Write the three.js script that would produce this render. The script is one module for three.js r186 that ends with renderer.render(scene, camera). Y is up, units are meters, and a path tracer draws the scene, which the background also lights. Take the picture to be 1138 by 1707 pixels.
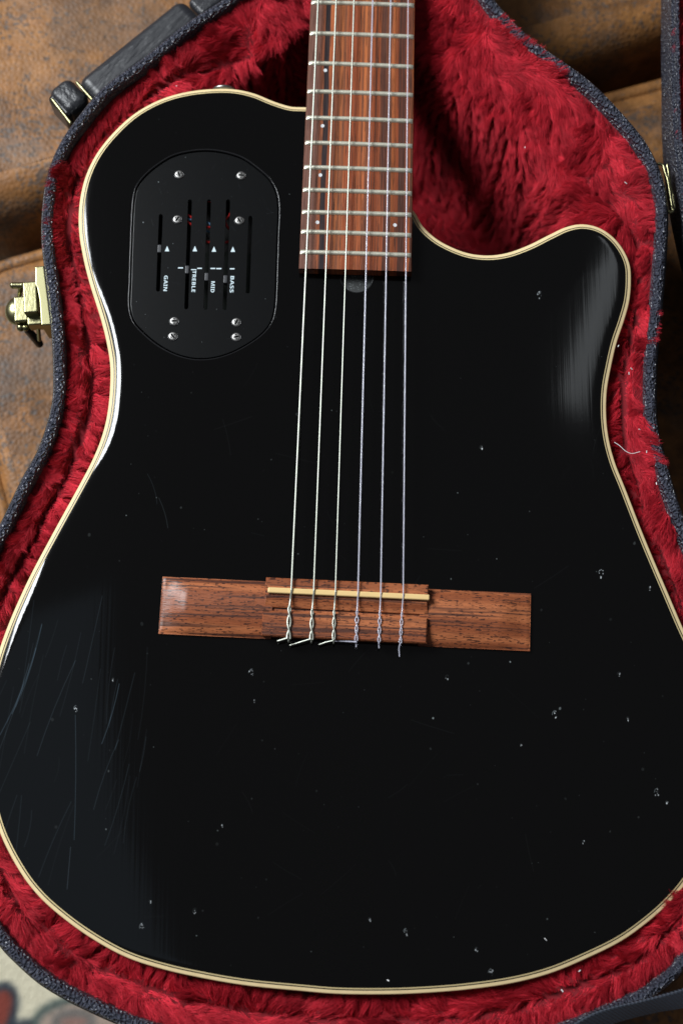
import * as THREE from 'three';
import { mergeGeometries } from 'three/addons/utils/BufferGeometryUtils.js';
import { RoundedBoxGeometry } from 'three/addons/geometries/RoundedBoxGeometry.js';
import { RectAreaLightUniformsLib } from 'three/addons/lights/RectAreaLightUniformsLib.js';
import { Brush, Evaluator, SUBTRACTION } from 'three-bvh-csg';

// ------------------------------------------------------------------ camera, light, exposure
// World: metres, y up, the guitar's top lies near y = 0, +z runs from the neck towards the end pin.
const scene = new THREE.Scene();
const TILT = 12 * Math.PI / 180, DIST = 0.753, FOCAL = 2371;
const camera = new THREE.PerspectiveCamera(2 * Math.atan(853.5 / FOCAL) * 180 / Math.PI, 1138 / 1707, 0.02, 20);
camera.position.set(0, DIST * Math.cos(TILT), DIST * Math.sin(TILT));
camera.up.set(0, 0, -1);
camera.lookAt(0, 0, 0);
camera.focus = 0.755;
camera.userData.fStop = 5.6;
const renderer = new THREE.WebGLRenderer();
renderer.toneMapping = THREE.LinearToneMapping;
renderer.toneMappingExposure = 1.08;
renderer.shadowMap.enabled = true;
RectAreaLightUniformsLib.init();
scene.background = new THREE.Color(0.075, 0.075, 0.08);          // the dim room around the sofa
function areaLight(name, pos, target, w, h, color, intensity, turn = 0) {
  const l = new THREE.RectAreaLight(color, intensity, w, h);
  l.name = name; l.position.set(...pos); l.lookAt(...target); l.rotateZ(turn); scene.add(l);
  return l;
}
areaLight('window_light', [-1.55, 1.9, -1.0], [0, 0, 0], 0.95, 1.2, new THREE.Color(0.93, 0.97, 1.0), 30);
areaLight('skylight', [0.66, 1.95, -1.0], [0.14, 0, -0.1], 0.08, 0.75, new THREE.Color(0.9, 0.96, 1.0), 1.5, 0.22);
areaLight('ceiling_bounce_light', [-0.8, 2.0, 0.25], [-0.2, 0, 0.15], 1.0, 0.8, new THREE.Color(0.6, 0.8, 1.0), 0.17);

// ------------------------------------------------------------------ helpers
const rnd = (s => () => { s |= 0; s = s + 0x6D2B79F5 | 0; let t = Math.imul(s ^ s >>> 15, 1 | s); t = t + Math.imul(t ^ t >>> 7, 61 | t) ^ t; return ((t ^ t >>> 14) >>> 0) / 4294967296; })(7331);
const clamp = (x, a, b) => x < a ? a : x > b ? b : x, lerp = (a, b, t) => a + (b - a) * t;
const sstep = (a, b, x) => { const t = clamp((x - a) / (b - a), 0, 1); return t * t * (3 - 2 * t); };
const hash2 = (x, y, s) => { let h = Math.imul(x, 374761393) + Math.imul(y, 668265263) + Math.imul(s, 1274126177); h = Math.imul(h ^ h >>> 13, 1274126177); return ((h ^ h >>> 16) >>> 0) / 4294967296; };
function vnoise(x, y, s = 0) {
  const xi = Math.floor(x), yi = Math.floor(y), fx = x - xi, fy = y - yi, u = fx * fx * (3 - 2 * fx), v = fy * fy * (3 - 2 * fy);
  return lerp(lerp(hash2(xi, yi, s), hash2(xi + 1, yi, s), u), lerp(hash2(xi, yi + 1, s), hash2(xi + 1, yi + 1, s), u), v);
}
function fbm(x, y, oct = 4, s = 0) { let a = 0.5, r = 0, n = 0; for (let i = 0; i < oct; i++) { r += a * vnoise(x, y, s + i * 17); n += a; x *= 2.03; y *= 2.03; a *= 0.5; } return r / n; }
function worley(x, y, s = 0) {
  const xi = Math.floor(x), yi = Math.floor(y); let a = 9, b = 9;
  for (let j = -1; j < 2; j++) for (let i = -1; i < 2; i++) {
    const dx = xi + i + hash2(xi + i, yi + j, s) - x, dy = yi + j + hash2(xi + i, yi + j, s + 5) - y, d = Math.hypot(dx, dy);
    if (d < a) { b = a; a = d; } else if (d < b) b = d;
  }
  return [a, b];
}
// a pixel of the photograph (1138 x 1707) at a height y: the world point that it shows
const cs = Math.cos(TILT), sn = Math.sin(TILT);
function at(px, py, h = 0) {
  const a = (px - 569) / FOCAL, b = -(py - 853.5) / FOCAL;
  const dx = a, dy = sn * b - cs, dz = -cs * b - sn, t = (h - camera.position.y) / dy;
  return new THREE.Vector3(dx * t, h, camera.position.z + dz * t);
}
const pairs = (a, h) => { const o = []; for (let i = 0; i < a.length; i += 2) o.push(at(a[i], a[i + 1], h)); return o; };
function smooth(pts, n, closed = true) { return new THREE.CatmullRomCurve3(pts, closed, 'centripetal').getSpacedPoints(n).slice(0, closed ? n : n + 1); }
// signed distance (positive inside) to a closed polygon of points in the xz plane
function sdfPoly(poly) {
  const n = poly.length, X = poly.map(p => p.x), Z = poly.map(p => p.z);
  return (x, z) => {
    let d = 1e9, inside = false;
    for (let i = 0, j = n - 1; i < n; j = i++) {
      const ex = X[j] - X[i], ez = Z[j] - Z[i], wx = x - X[i], wz = z - Z[i];
      const t = clamp((wx * ex + wz * ez) / (ex * ex + ez * ez), 0, 1), qx = wx - ex * t, qz = wz - ez * t, q = qx * qx + qz * qz;
      if (q < d) d = q;
      if ((Z[i] > z) !== (Z[j] > z) && x < (X[j] - X[i]) * (z - Z[i]) / (Z[j] - Z[i]) + X[i]) inside = !inside;
    }
    d = Math.sqrt(d); return inside ? d : -d;
  };
}
function field(fn, x0, z0, x1, z1, step) {                       // a sampled field with smooth look-up
  const nx = Math.ceil((x1 - x0) / step) + 1, nz = Math.ceil((z1 - z0) / step) + 1, a = new Float32Array(nx * nz);
  for (let j = 0; j < nz; j++) for (let i = 0; i < nx; i++) a[j * nx + i] = fn(x0 + i * step, z0 + j * step);
  const f = (x, z) => {
    const u = clamp((x - x0) / step, 0, nx - 1.001), v = clamp((z - z0) / step, 0, nz - 1.001), i = u | 0, j = v | 0, fu = u - i, fv = v - j, k = j * nx + i;
    return lerp(lerp(a[k], a[k + 1], fu), lerp(a[k + nx], a[k + nx + 1], fu), fv);
  };
  return Object.assign(f, { x0, z0, nx, nz, step, a });
}
// the part of a grid where mask > 0, cut exactly along mask = 0, lifted to height(x, z)
function sheet(mask, x0, z0, x1, z1, step, height, uvf) {
  const nx = Math.ceil((x1 - x0) / step) + 1, nz = Math.ceil((z1 - z0) / step) + 1, m = new Float32Array(nx * nz), pos = [], idx = [], ids = new Map();
  for (let j = 0; j < nz; j++) for (let i = 0; i < nx; i++) { const v = mask(x0 + i * step, z0 + j * step); m[j * nx + i] = Math.abs(v) < 1e-7 ? 1e-7 : v; }
  const vert = (key, x, z) => { if (!ids.has(key)) { ids.set(key, pos.length / 3); pos.push(x, height(x, z), z); } return ids.get(key); };
  for (let j = 0; j < nz - 1; j++) for (let i = 0; i < nx - 1; i++) {
    const c = [[i, j], [i, j + 1], [i + 1, j + 1], [i + 1, j]], w = [];
    for (let k = 0; k < 4; k++) {
      const [ai, aj] = c[k], [bi, bj] = c[(k + 1) % 4], A = aj * nx + ai, B = bj * nx + bi, a = m[A], b = m[B];
      if (a > 0) w.push(vert(A, x0 + ai * step, z0 + aj * step));
      if (a > 0 !== b > 0) {
        const t = a / (a - b), lo = Math.min(A, B), hi = Math.max(A, B);
        w.push(vert(lo + '_' + hi, x0 + (ai + (bi - ai) * t) * step, z0 + (aj + (bj - aj) * t) * step));
      }
    }
    for (let k = 2; k < w.length; k++) idx.push(w[0], w[k - 1], w[k]);
  }
  const g = new THREE.BufferGeometry(), n = pos.length / 3, nor = new Float32Array(n * 3), uv = new Float32Array(n * 2), e = step * 0.5;
  for (let k = 0; k < n; k++) {
    const x = pos[3 * k], z = pos[3 * k + 2], v = new THREE.Vector3(-(height(x + e, z) - height(x - e, z)) / (2 * e), 1, -(height(x, z + e) - height(x, z - e)) / (2 * e)).normalize();
    nor.set([v.x, v.y, v.z], 3 * k);
    uv.set(uvf ? uvf(x, z) : [x, -z], 2 * k);
  }
  g.setAttribute('position', new THREE.Float32BufferAttribute(pos, 3)); g.setAttribute('normal', new THREE.BufferAttribute(nor, 3));
  g.setAttribute('uv', new THREE.BufferAttribute(uv, 2)); g.setIndex(idx);
  return g;
}
// a profile [offset outward, height] swept round an outline (clockwise seen from above or not: outward is found)
function sweep(poly, profile, closed = true, yOf) {
  const n = poly.length, m = profile.length; let area = 0;
  for (let i = 0; i < n; i++) { const p = poly[i], q = poly[(i + 1) % n]; area += p.x * q.z - q.x * p.z; }
  const sg = area > 0 ? 1 : -1, pos = [], uv = [], idx = []; let len = 0;
  const cols = closed ? n + 1 : n, pl = [0];
  for (let k = 1; k < m; k++) pl.push(pl[k - 1] + Math.hypot(profile[k][0] - profile[k - 1][0], profile[k][1] - profile[k - 1][1]));
  for (let i = 0; i < cols; i++) {
    const p = poly[i % n], a = closed ? poly[(i - 1 + n) % n] : poly[Math.max(i - 1, 0)], b = closed ? poly[(i + 1) % n] : poly[Math.min(i + 1, n - 1)];
    let tx = b.x - a.x, tz = b.z - a.z; const l = Math.hypot(tx, tz); tx /= l; tz /= l;
    if (i) len += Math.hypot(p.x - poly[i - 1].x, p.z - poly[i - 1].z);
    for (let k = 0; k < m; k++) { pos.push(p.x + tz * sg * profile[k][0], profile[k][1] + (yOf ? yOf(p, i) : 0), p.z - tx * sg * profile[k][0]); uv.push(len, pl[k]); }
  }
  for (let i = 0; i < cols - 1; i++) for (let k = 0; k < m - 1; k++) {
    const A = i * m + k, B = A + m;
    if (sg > 0) idx.push(A, B, A + 1, B, B + 1, A + 1); else idx.push(A, A + 1, B, B, A + 1, B + 1);
  }
  const g = new THREE.BufferGeometry();
  g.setAttribute('position', new THREE.Float32BufferAttribute(pos, 3)); g.setAttribute('uv', new THREE.Float32BufferAttribute(uv, 2)); g.setIndex(idx);
  g.computeVertexNormals();
  if (closed) { const N = g.attributes.normal; for (let k = 0; k < m; k++) { const A = k, B = n * m + k, v = new THREE.Vector3(N.getX(A) + N.getX(B), N.getY(A) + N.getY(B), N.getZ(A) + N.getZ(B)).normalize(); N.setXYZ(A, v.x, v.y, v.z); N.setXYZ(B, v.x, v.y, v.z); } }
  return g;
}
const arcProfile = (w, top, drop, n = 9) => { const a = []; for (let i = 0; i <= n; i++) { const t = Math.PI * i / n; a.push([w * Math.cos(t), top - drop + drop * Math.sin(t)]); } return a; };
const v3 = (x, y, z) => new THREE.Vector3(x, y, z);
function tube(pts, r, seg = 24, rad = 8) { return new THREE.TubeGeometry(pts.length === 2 ? new THREE.LineCurve3(...pts) : new THREE.CatmullRomCurve3(pts, false, 'centripetal'), pts.length === 2 ? 1 : seg, r, rad, false); }
function capTube(pts, r, seg, rad) { return mergeGeometries([tube(pts, r, seg, rad), ball(pts[0], r), ball(pts[pts.length - 1], r)]); }
function ball(p, r, sy = 1) { const g = new THREE.SphereGeometry(r, 10, 8); g.scale(1, sy, 1); g.translate(p.x, p.y, p.z); return g; }
const names = new Map();
function numbered(n) { const k = names.get(n) ?? 0; names.set(n, k + 1); return k ? n + '_' + String(k).padStart(3, '0') : n; }
function thing(name, label, category, origin, extra = {}) {
  const o = new THREE.Group(); o.name = numbered(name); o.position.copy(origin); o.userData = { label, category, ...extra }; scene.add(o); return o;
}
const rootOf = p => { const v = v3(0, 0, 0); for (let q = p; q && q !== scene; q = q.parent) v.add(q.position); return v; };
// a part whose geometry is given in world coordinates
function part(parent, name, g, mat, label, kind) {
  const o = rootOf(parent); g.translate(-o.x, -o.y, -o.z);
  const m = new THREE.Mesh(g, mat); m.name = numbered(name); m.castShadow = m.receiveShadow = true; parent.add(m);
  if (label) m.userData.label = label;
  if (kind) m.userData.kind = kind;
  return m;
}
function placed(parent, name, g, mat, pos, rotY = 0) {           // a part with shared geometry, put at a world point
  const o = rootOf(parent), m = new THREE.Mesh(g, mat); m.name = numbered(name); m.position.copy(pos).sub(o); m.rotation.y = rotY; m.castShadow = m.receiveShadow = true; parent.add(m); return m;
}
const toS = x => x <= 0.0031308 ? 12.92 * x : 1.055 * Math.pow(x, 1 / 2.4) - 0.055;
function colorTex(w, h, fn, rx = 1, ry = 1) {                    // fn(u, v) returns linear r, g, b
  const d = new Uint8Array(w * h * 4);
  for (let j = 0; j < h; j++) for (let i = 0; i < w; i++) { const c = fn(i / w, j / h, i, j), k = (j * w + i) * 4; for (let q = 0; q < 3; q++) d[k + q] = 255 * toS(clamp(c[q], 0, 1)); d[k + 3] = 255; }
  return finish(new THREE.DataTexture(d, w, h), true, rx, ry);
}
function dataTex(w, h, fn, rx = 1, ry = 1) {
  const d = new Float32Array(w * h * 4);
  for (let j = 0; j < h; j++) for (let i = 0; i < w; i++) { const c = fn(i / w, j / h, i, j), k = (j * w + i) * 4; d[k] = d[k + 1] = d[k + 2] = c; d[k + 3] = 1; }
  return finish(new THREE.DataTexture(d, w, h, THREE.RGBAFormat, THREE.FloatType), false, rx, ry);
}
function finish(t, srgb, rx, ry) { t.wrapS = t.wrapT = THREE.RepeatWrapping; t.magFilter = THREE.LinearFilter; t.repeat.set(rx, ry); if (srgb) t.colorSpace = THREE.SRGBColorSpace; t.needsUpdate = true; return t; }
const mix3 = (a, b, t) => [lerp(a[0], b[0], t), lerp(a[1], b[1], t), lerp(a[2], b[2], t)];
const std = o => new THREE.MeshStandardMaterial(o), phy = o => new THREE.MeshPhysicalMaterial(o), lin = (r, g, b) => new THREE.Color().setRGB(r, g, b);
// noise that tiles with period n cells
function tnoise(u, v, n, s) { const x = u * n, y = v * n, xi = Math.floor(x), yi = Math.floor(y), fx = x - xi, fy = y - yi, a = fx * fx * (3 - 2 * fx), b = fy * fy * (3 - 2 * fy), H = (i, j) => hash2(((i % n) + n) % n, ((j % n) + n) % n, s); return lerp(lerp(H(xi, yi), H(xi + 1, yi), a), lerp(H(xi, yi + 1), H(xi + 1, yi + 1), a), b); }

// ------------------------------------------------------------------ sofa, floor, rug
const SEAT = -0.128, UPPER = -0.098;
const leatherMap = colorTex(1024, 1024, (u, v) => {
  const x = u * 60, y = v * 60, big = fbm(x * 0.12, y * 0.12, 4, 3), mid = fbm(x * 0.6, y * 0.75, 4, 9), fine = fbm(x * 2.6, y * 2.2, 3, 21);
  let c = mix3([0.16, 0.074, 0.028], [0.34, 0.155, 0.050], sstep(0.3, 0.7, mid * 0.7 + big * 0.3));
  c = mix3(c, [0.34, 0.15, 0.05], 0.6 * sstep(0.5, 0.75, fbm(x * 0.9, y * 1.1, 3, 77)));
  const spot = sstep(0.56, 0.66, fbm(x * 4.2, y * 6, 3, 41) * 0.7 + fbm(x * 0.3, y * 0.3, 2, 5) * 0.3);
  c = mix3(c, [0.07, 0.066, 0.064], 0.7 * spot);
  c = mix3(c, [0.10, 0.085, 0.075], 0.45 * sstep(0.5, 0.72, fbm(x * 0.28, y * 0.35, 4, 63)));
  const k = (0.72 + 0.55 * fine) * 0.85; return [c[0] * k, c[1] * k, c[2] * k];
}, 1 / 0.6, 1 / 0.6);
const leatherBump = dataTex(1024, 1024, (u, v) => { const w = worley(u * 170, v * 170, 4); return 0.6 * clamp((w[1] - w[0]) * 1.3, 0, 1) + 0.9 * fbm(u * 60, v * 60, 3, 8) + 2.0 * fbm(u * 9, v * 9, 3, 81); }, 1 / 0.6, 1 / 0.6);
const leather = phy({ map: leatherMap, bumpMap: leatherBump, bumpScale: 0.0004, roughness: 0.52, specularIntensity: 0.5 });
const A = v3(1, 0, -0.295).normalize(), B = v3(0.295, 0, 1).normalize();          // along the gap between the cushions; towards the viewer's end
const seam = at(300, 345, SEAT);
const onSofa = (a, b, y) => v3(seam.x + A.x * a + B.x * b, y, seam.z + A.z * a + B.z * b);
const frontEdge = at(40, 1000, SEAT), F0 = (frontEdge.x - seam.x) * A.x + (frontEdge.z - seam.z) * A.z;
function cushion(name, label, a0, a1, b0, b1, top, thick, r, pipe) {
  const t = thing(name, label, 'sofa cushion', onSofa((a0 + a1) / 2, (b0 + b1) / 2, top - thick), { group: 'seat cushions of the brown sofa' });
  // rounded outline, filleted edges, a slight crown; edge piping
  const out = [], R = 0.045, c = [[a0 + R, b0 + R, Math.PI], [a1 - R, b0 + R, 1.5 * Math.PI], [a1 - R, b1 - R, 0], [a0 + R, b1 - R, 0.5 * Math.PI]];
  for (const [ca, cb, s] of c) for (let k = 0; k <= 8; k++) { const an = s + k / 8 * Math.PI / 2; out.push(onSofa(ca + R * Math.cos(an), cb + R * Math.sin(an), 0)); }
  const dense = []; for (let i = 0; i < out.length; i++) { const p = out[i], q = out[(i + 1) % out.length], n = Math.max(1, Math.round(p.distanceTo(q) / 0.012)); for (let k = 0; k < n; k++) dense.push(p.clone().lerp(q, k / n)); }
  const wob = p => 0.006 * (fbm(p.x * 14 + 5, p.z * 14, 3, 91) - 0.5);
  const prof = [[-r - 0.002, top - 0.0005]]; for (let k = 0; k <= 8; k++) { const an = Math.PI / 2 * k / 8; prof.push([-r + r * Math.sin(an), top - r + r * Math.cos(an)]); }
  prof.push([0.004, top - thick * 0.5], [0, top - thick + 0.02], [-0.02, top - thick]);
  const side = sweep(dense, prof, true, wob);
  const S = sdfPoly(dense), xs = dense.map(p => p.x), zs = dense.map(p => p.z);
  const cover = sheet((x, z) => S(x, z) - r, Math.min(...xs), Math.min(...zs), Math.max(...xs), Math.max(...zs), 0.014, (x, z) => top + 0.006 * (fbm(x * 14 + 5, z * 14, 3, 91) - 0.5) + 0.004 * sstep(0, 0.3, S(x, z) - r));
  part(t, 'cover', cover, leather);
  part(t, 'boxing', side, leather);
  const pp = sweep(dense, arcProfile(0.0048, top - pipe, 0.0048).map(([o, y]) => [o + 0.001 - r * 0.1, y]).concat([[-0.02, top - pipe - 0.018]]), true, wob);
  part(t, 'piping', pp, leather);
  return t;
}
cushion('sofa_cushion', 'brown distressed leather seat cushion behind the handle, the raised one above the dark gap', F0, F0 + 1.1, -0.75, -0.016, UPPER, 0.14, 0.026, 0.06);
cushion('sofa_cushion', 'brown distressed leather seat cushion beside the gold latch, the lower one below the dark gap', F0, F0 + 1.1, 0.004, 0.85, SEAT, 0.14, 0.014, 0.002);
{
  const t = thing('sofa', 'brown leather sofa base under the two seat cushions', 'sofa', onSofa(F0 + 0.56, 0.05, -0.55));
  const g = new RoundedBoxGeometry(1.06, 0.29, 1.58, 3, 0.02); g.rotateY(Math.atan2(0.295, 1)); const p = onSofa(F0 + 0.56, 0.05, -0.396); g.translate(p.x, p.y, p.z);
  part(t, 'frame', g, leather);
}
const FLOOR = -0.56;
{
  const woodMap = colorTex(512, 512, (u, v) => { const n = fbm(u * 40, v * 4, 4, 2); return [0.16 + 0.12 * n, 0.09 + 0.07 * n, 0.045 + 0.03 * n]; });
  const g = new THREE.PlaneGeometry(7, 7); g.rotateX(-Math.PI / 2); g.translate(0, FLOOR - 0.006, 0);
  const m = new THREE.Mesh(g, std({ map: woodMap, roughness: 0.5 })); m.name = 'floor'; m.userData = { kind: 'structure', label: 'wooden floor under the rug' }; m.receiveShadow = true; scene.add(m);
  // a cream rug with rust and dark motifs
  const C = document.createElement('canvas'); C.width = C.height = 200; const x = C.getContext('2d'); x.scale(200 / 1024, 200 / 1024);
  x.fillStyle = '#cfc9b0'; x.fillRect(0, 0, 1024, 1024);
  const blob = (cx, cy, rx, ry, a, fill, edge) => { x.save(); x.translate(cx, cy); x.rotate(a); x.beginPath(); x.ellipse(0, 0, rx, ry, 0, 0, 7); x.fillStyle = fill; x.fill(); x.lineWidth = 9; x.strokeStyle = edge; x.stroke(); x.restore(); };
  const motif = (cx, cy, a) => {
    for (let k = 0; k < 6; k++) { const t = a + k * Math.PI / 3; blob(cx + 42 * Math.cos(t), cy + 42 * Math.sin(t), 30, 17, t, k % 2 ? '#9c4a30' : '#7c3a30', '#2d3640'); }
    blob(cx, cy, 20, 20, 0, '#b98a70', '#2d3640');
  };
  const leaf = (cx, cy, a) => { blob(cx, cy, 66, 27, a, '#a08f82', '#4f5c58'); blob(cx + 20 * Math.cos(a), cy + 20 * Math.sin(a), 22, 10, a, '#8e6f66', '#6d6a66'); };
  for (let j = 0; j < 4; j++) for (let i = 0; i < 4; i++) { motif(i * 256 + 70 + (j % 2) * 128, j * 256 + 90, i + j); leaf(i * 256 + 190 + (j % 2) * 128, j * 256 + 60, 0.5 + i * 1.3); leaf(i * 256 + 120 + (j % 2) * 128, j * 256 + 200, 2.4 + j); }
  const rt = finish(new THREE.CanvasTexture(C), true, 1, 1);
  const pile = dataTex(512, 512, (u, v) => fbm(u * 160, v * 160, 2, 5), 3, 3);
  const rug = thing('rug', 'cream patterned rug with rust and dark motifs on the floor below the case', 'rug', v3(-0.7, FLOOR, 0.6));
  const rg = new RoundedBoxGeometry(1.9, 0.01, 1.9, 2, 0.004); rg.rotateY(0.3);
  const P = rg.attributes.position, uv = rg.attributes.uv; for (let i = 0; i < P.count; i++) uv.setXY(i, P.getX(i) / 0.75 + 0.478, -P.getZ(i) / 0.75 + 0.352);
  const rp = at(60, 1660, FLOOR); rg.translate(rp.x - 0.2, FLOOR - 0.0005, rp.z - 0.1);
  part(rug, 'pile', rg, std({ map: rt, bumpMap: pile, bumpScale: 0.002, roughness: 1 }));
}

// ------------------------------------------------------------------ outlines (as traced on the guitar's and the case's own planes)
const bodyPts = pairs([505, 179, 485, 178, 458, 170, 423, 156, 389, 149, 349, 149, 305, 155, 266, 167, 226, 189, 192, 219, 162, 256, 143, 295, 133, 340, 132, 384, 139, 429, 149, 470, 170, 538, 179, 576, 184, 611, 183, 658, 177, 702, 167, 737, 152, 772, 132, 810, 87, 892, 45, 972, 10, 1053,
  -11, 1120, -21, 1190, -23, 1250, -17, 1320, 0, 1387, 35, 1455, 66, 1495, 105, 1530, 154, 1565, 211, 1596, 272, 1616, 334, 1630, 410, 1643, 500, 1652, 560, 1657, 640, 1658], -0.003)
  .concat(pairs([700, 1656, 777, 1650, 854, 1639, 916, 1623, 977, 1598, 1035, 1569, 1077, 1539, 1108, 1512, 1138, 1479, 1170, 1430, 1192, 1370, 1203, 1300, 1201, 1220, 1185, 1150, 1163, 1100, 1138, 1048, 1117, 999, 1073, 895, 1041, 813, 1024, 770, 1014, 731, 1010, 694, 1011, 652, 1018, 612, 1027, 573, 1039, 537, 1048, 504, 1051, 471, 1049, 442, 1037, 415, 1018, 393, 995, 379, 968, 374, 942, 379, 916, 391, 880, 409, 844, 422, 814, 426, 783, 423, 756, 414, 728, 399, 705, 378, 690, 353, 655, 320, 600, 240, 560, 190, 525, 180], -0.003));
const body = smooth(bodyPts, 900);
const rimPts = pairs([379, -6, 315, 36, 236, 99, 172, 146, 130, 195, 98, 242, 79, 292, 71, 345, 70, 400, 78, 473, 86, 546, 89, 605, 88, 664, 78, 708, 62, 752, 38, 795, 0, 874, -45, 960, -80, 1060, -98, 1160, -102, 1260, -90, 1370, -52, 1490, 0, 1577, 26, 1605, 66, 1640, 110, 1667, 154, 1689, 210, 1713, 310, 1747, 450, 1778, 600, 1786, 750, 1775, 870, 1750, 980, 1715, 1030, 1693], 0)
  .concat(pairs([1088, 1664, 1114, 1645, 1138, 1622, 1185, 1560, 1225, 1480, 1248, 1380, 1250, 1270, 1232, 1150, 1200, 1030, 1165, 930, 1137, 855, 1118, 796, 1107, 755, 1097, 715, 1094, 660, 1096, 585, 1102, 527, 1106, 480, 1109, 440, 1112, 390, 1112, 346, 1106, 303, 1091, 264, 1070, 229, 1027, 179, 988, 140, 940, 104, 893, 71, 856, 37, 827, 4, 800, -40, 780, -100, 772, -180, 770, -300, 768, -420, 730, -470, 600, -485, 485, -470, 452, -420, 450, -300, 446, -180, 436, -100, 418, -45], 0));
const rimOut = smooth(rimPts, 1100);
const rimOff = (poly, d) => { const s = sweep(poly, [[d, 0]]), P = s.attributes.position, o = []; for (let i = 0; i < poly.length; i++) o.push(v3(P.getX(i), 0, P.getZ(i))); return o; };
const RIMW = 0.0062, rimIn = rimOff(rimOut, -RIMW);
const BX = [-0.27, -0.56, 0.27, 0.36];
const fBody = field(sdfPoly(body), -0.27, -0.40, 0.27, 0.36, 0.0015);
const fRim = field(sdfPoly(rimIn), ...BX, 0.002);

// ------------------------------------------------------------------ guitar
const guitarLabel = 'black nylon string cutaway guitar lying in the open red lined case';
const G = thing('guitar', guitarLabel, 'guitar', v3(0, -0.07, 0.03));
const EDGE = 0.0036, ROLL = 0.0045;
const topH = (x, z) => { const d = fBody(x, z) - EDGE, t = clamp((ROLL - d) / ROLL, 0, 1.2), dome = clamp((0.05 - d) / 0.05, 0, 1.1); return -(0.00012 + 0.0005 * wear(x, z)) * Math.pow(t, 3) - 0.0007 * dome * dome; };
function wear(x, z) { return x < 0 ? sstep(-0.14, -0.10, z) * sstep(-0.02, -0.05, z) + 0.7 * sstep(0.02, 0.05, z) * sstep(0.10, 0.07, z) : 0.3; }   // the edge is buffed rounder in places
// control plate outline, and the holes in the top
const platePx = [226, 328, 231, 311, 244, 294, 264, 277, 289, 262, 318, 254.6, 348, 252.6, 377, 256.6, 404, 265.7, 429, 283, 448.5, 301, 459.6, 323, 462.8, 346, 461, 400, 459.5, 451, 455.4, 520, 448.5, 540, 434, 557, 409, 574.5, 382, 588, 352.6, 596, 323, 596.6, 293.5, 589, 266, 574.5, 242, 555, 224.6, 535, 218.5, 513, 219.5, 470, 221, 420];
const plateOutline = smooth(pairs(platePx, -0.0005), 240);
const fPlate = field(sdfPoly(plateOutline), -0.15, -0.25, 0.0, -0.05, 0.0005);
const rodC = at(594.5, 462, 0), rodR = 0.0083;
const rodMask = (x, z) => Math.hypot(x - rodC.x, z - rodC.z) - rodR - 0.0005;
const inkB = [-0.21, -0.25, 0.225, 0.30], topUV = (x, z) => [(x - inkB[0]) / (inkB[2] - inkB[0]), 1 - (z - inkB[1]) / (inkB[3] - inkB[1])];
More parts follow.
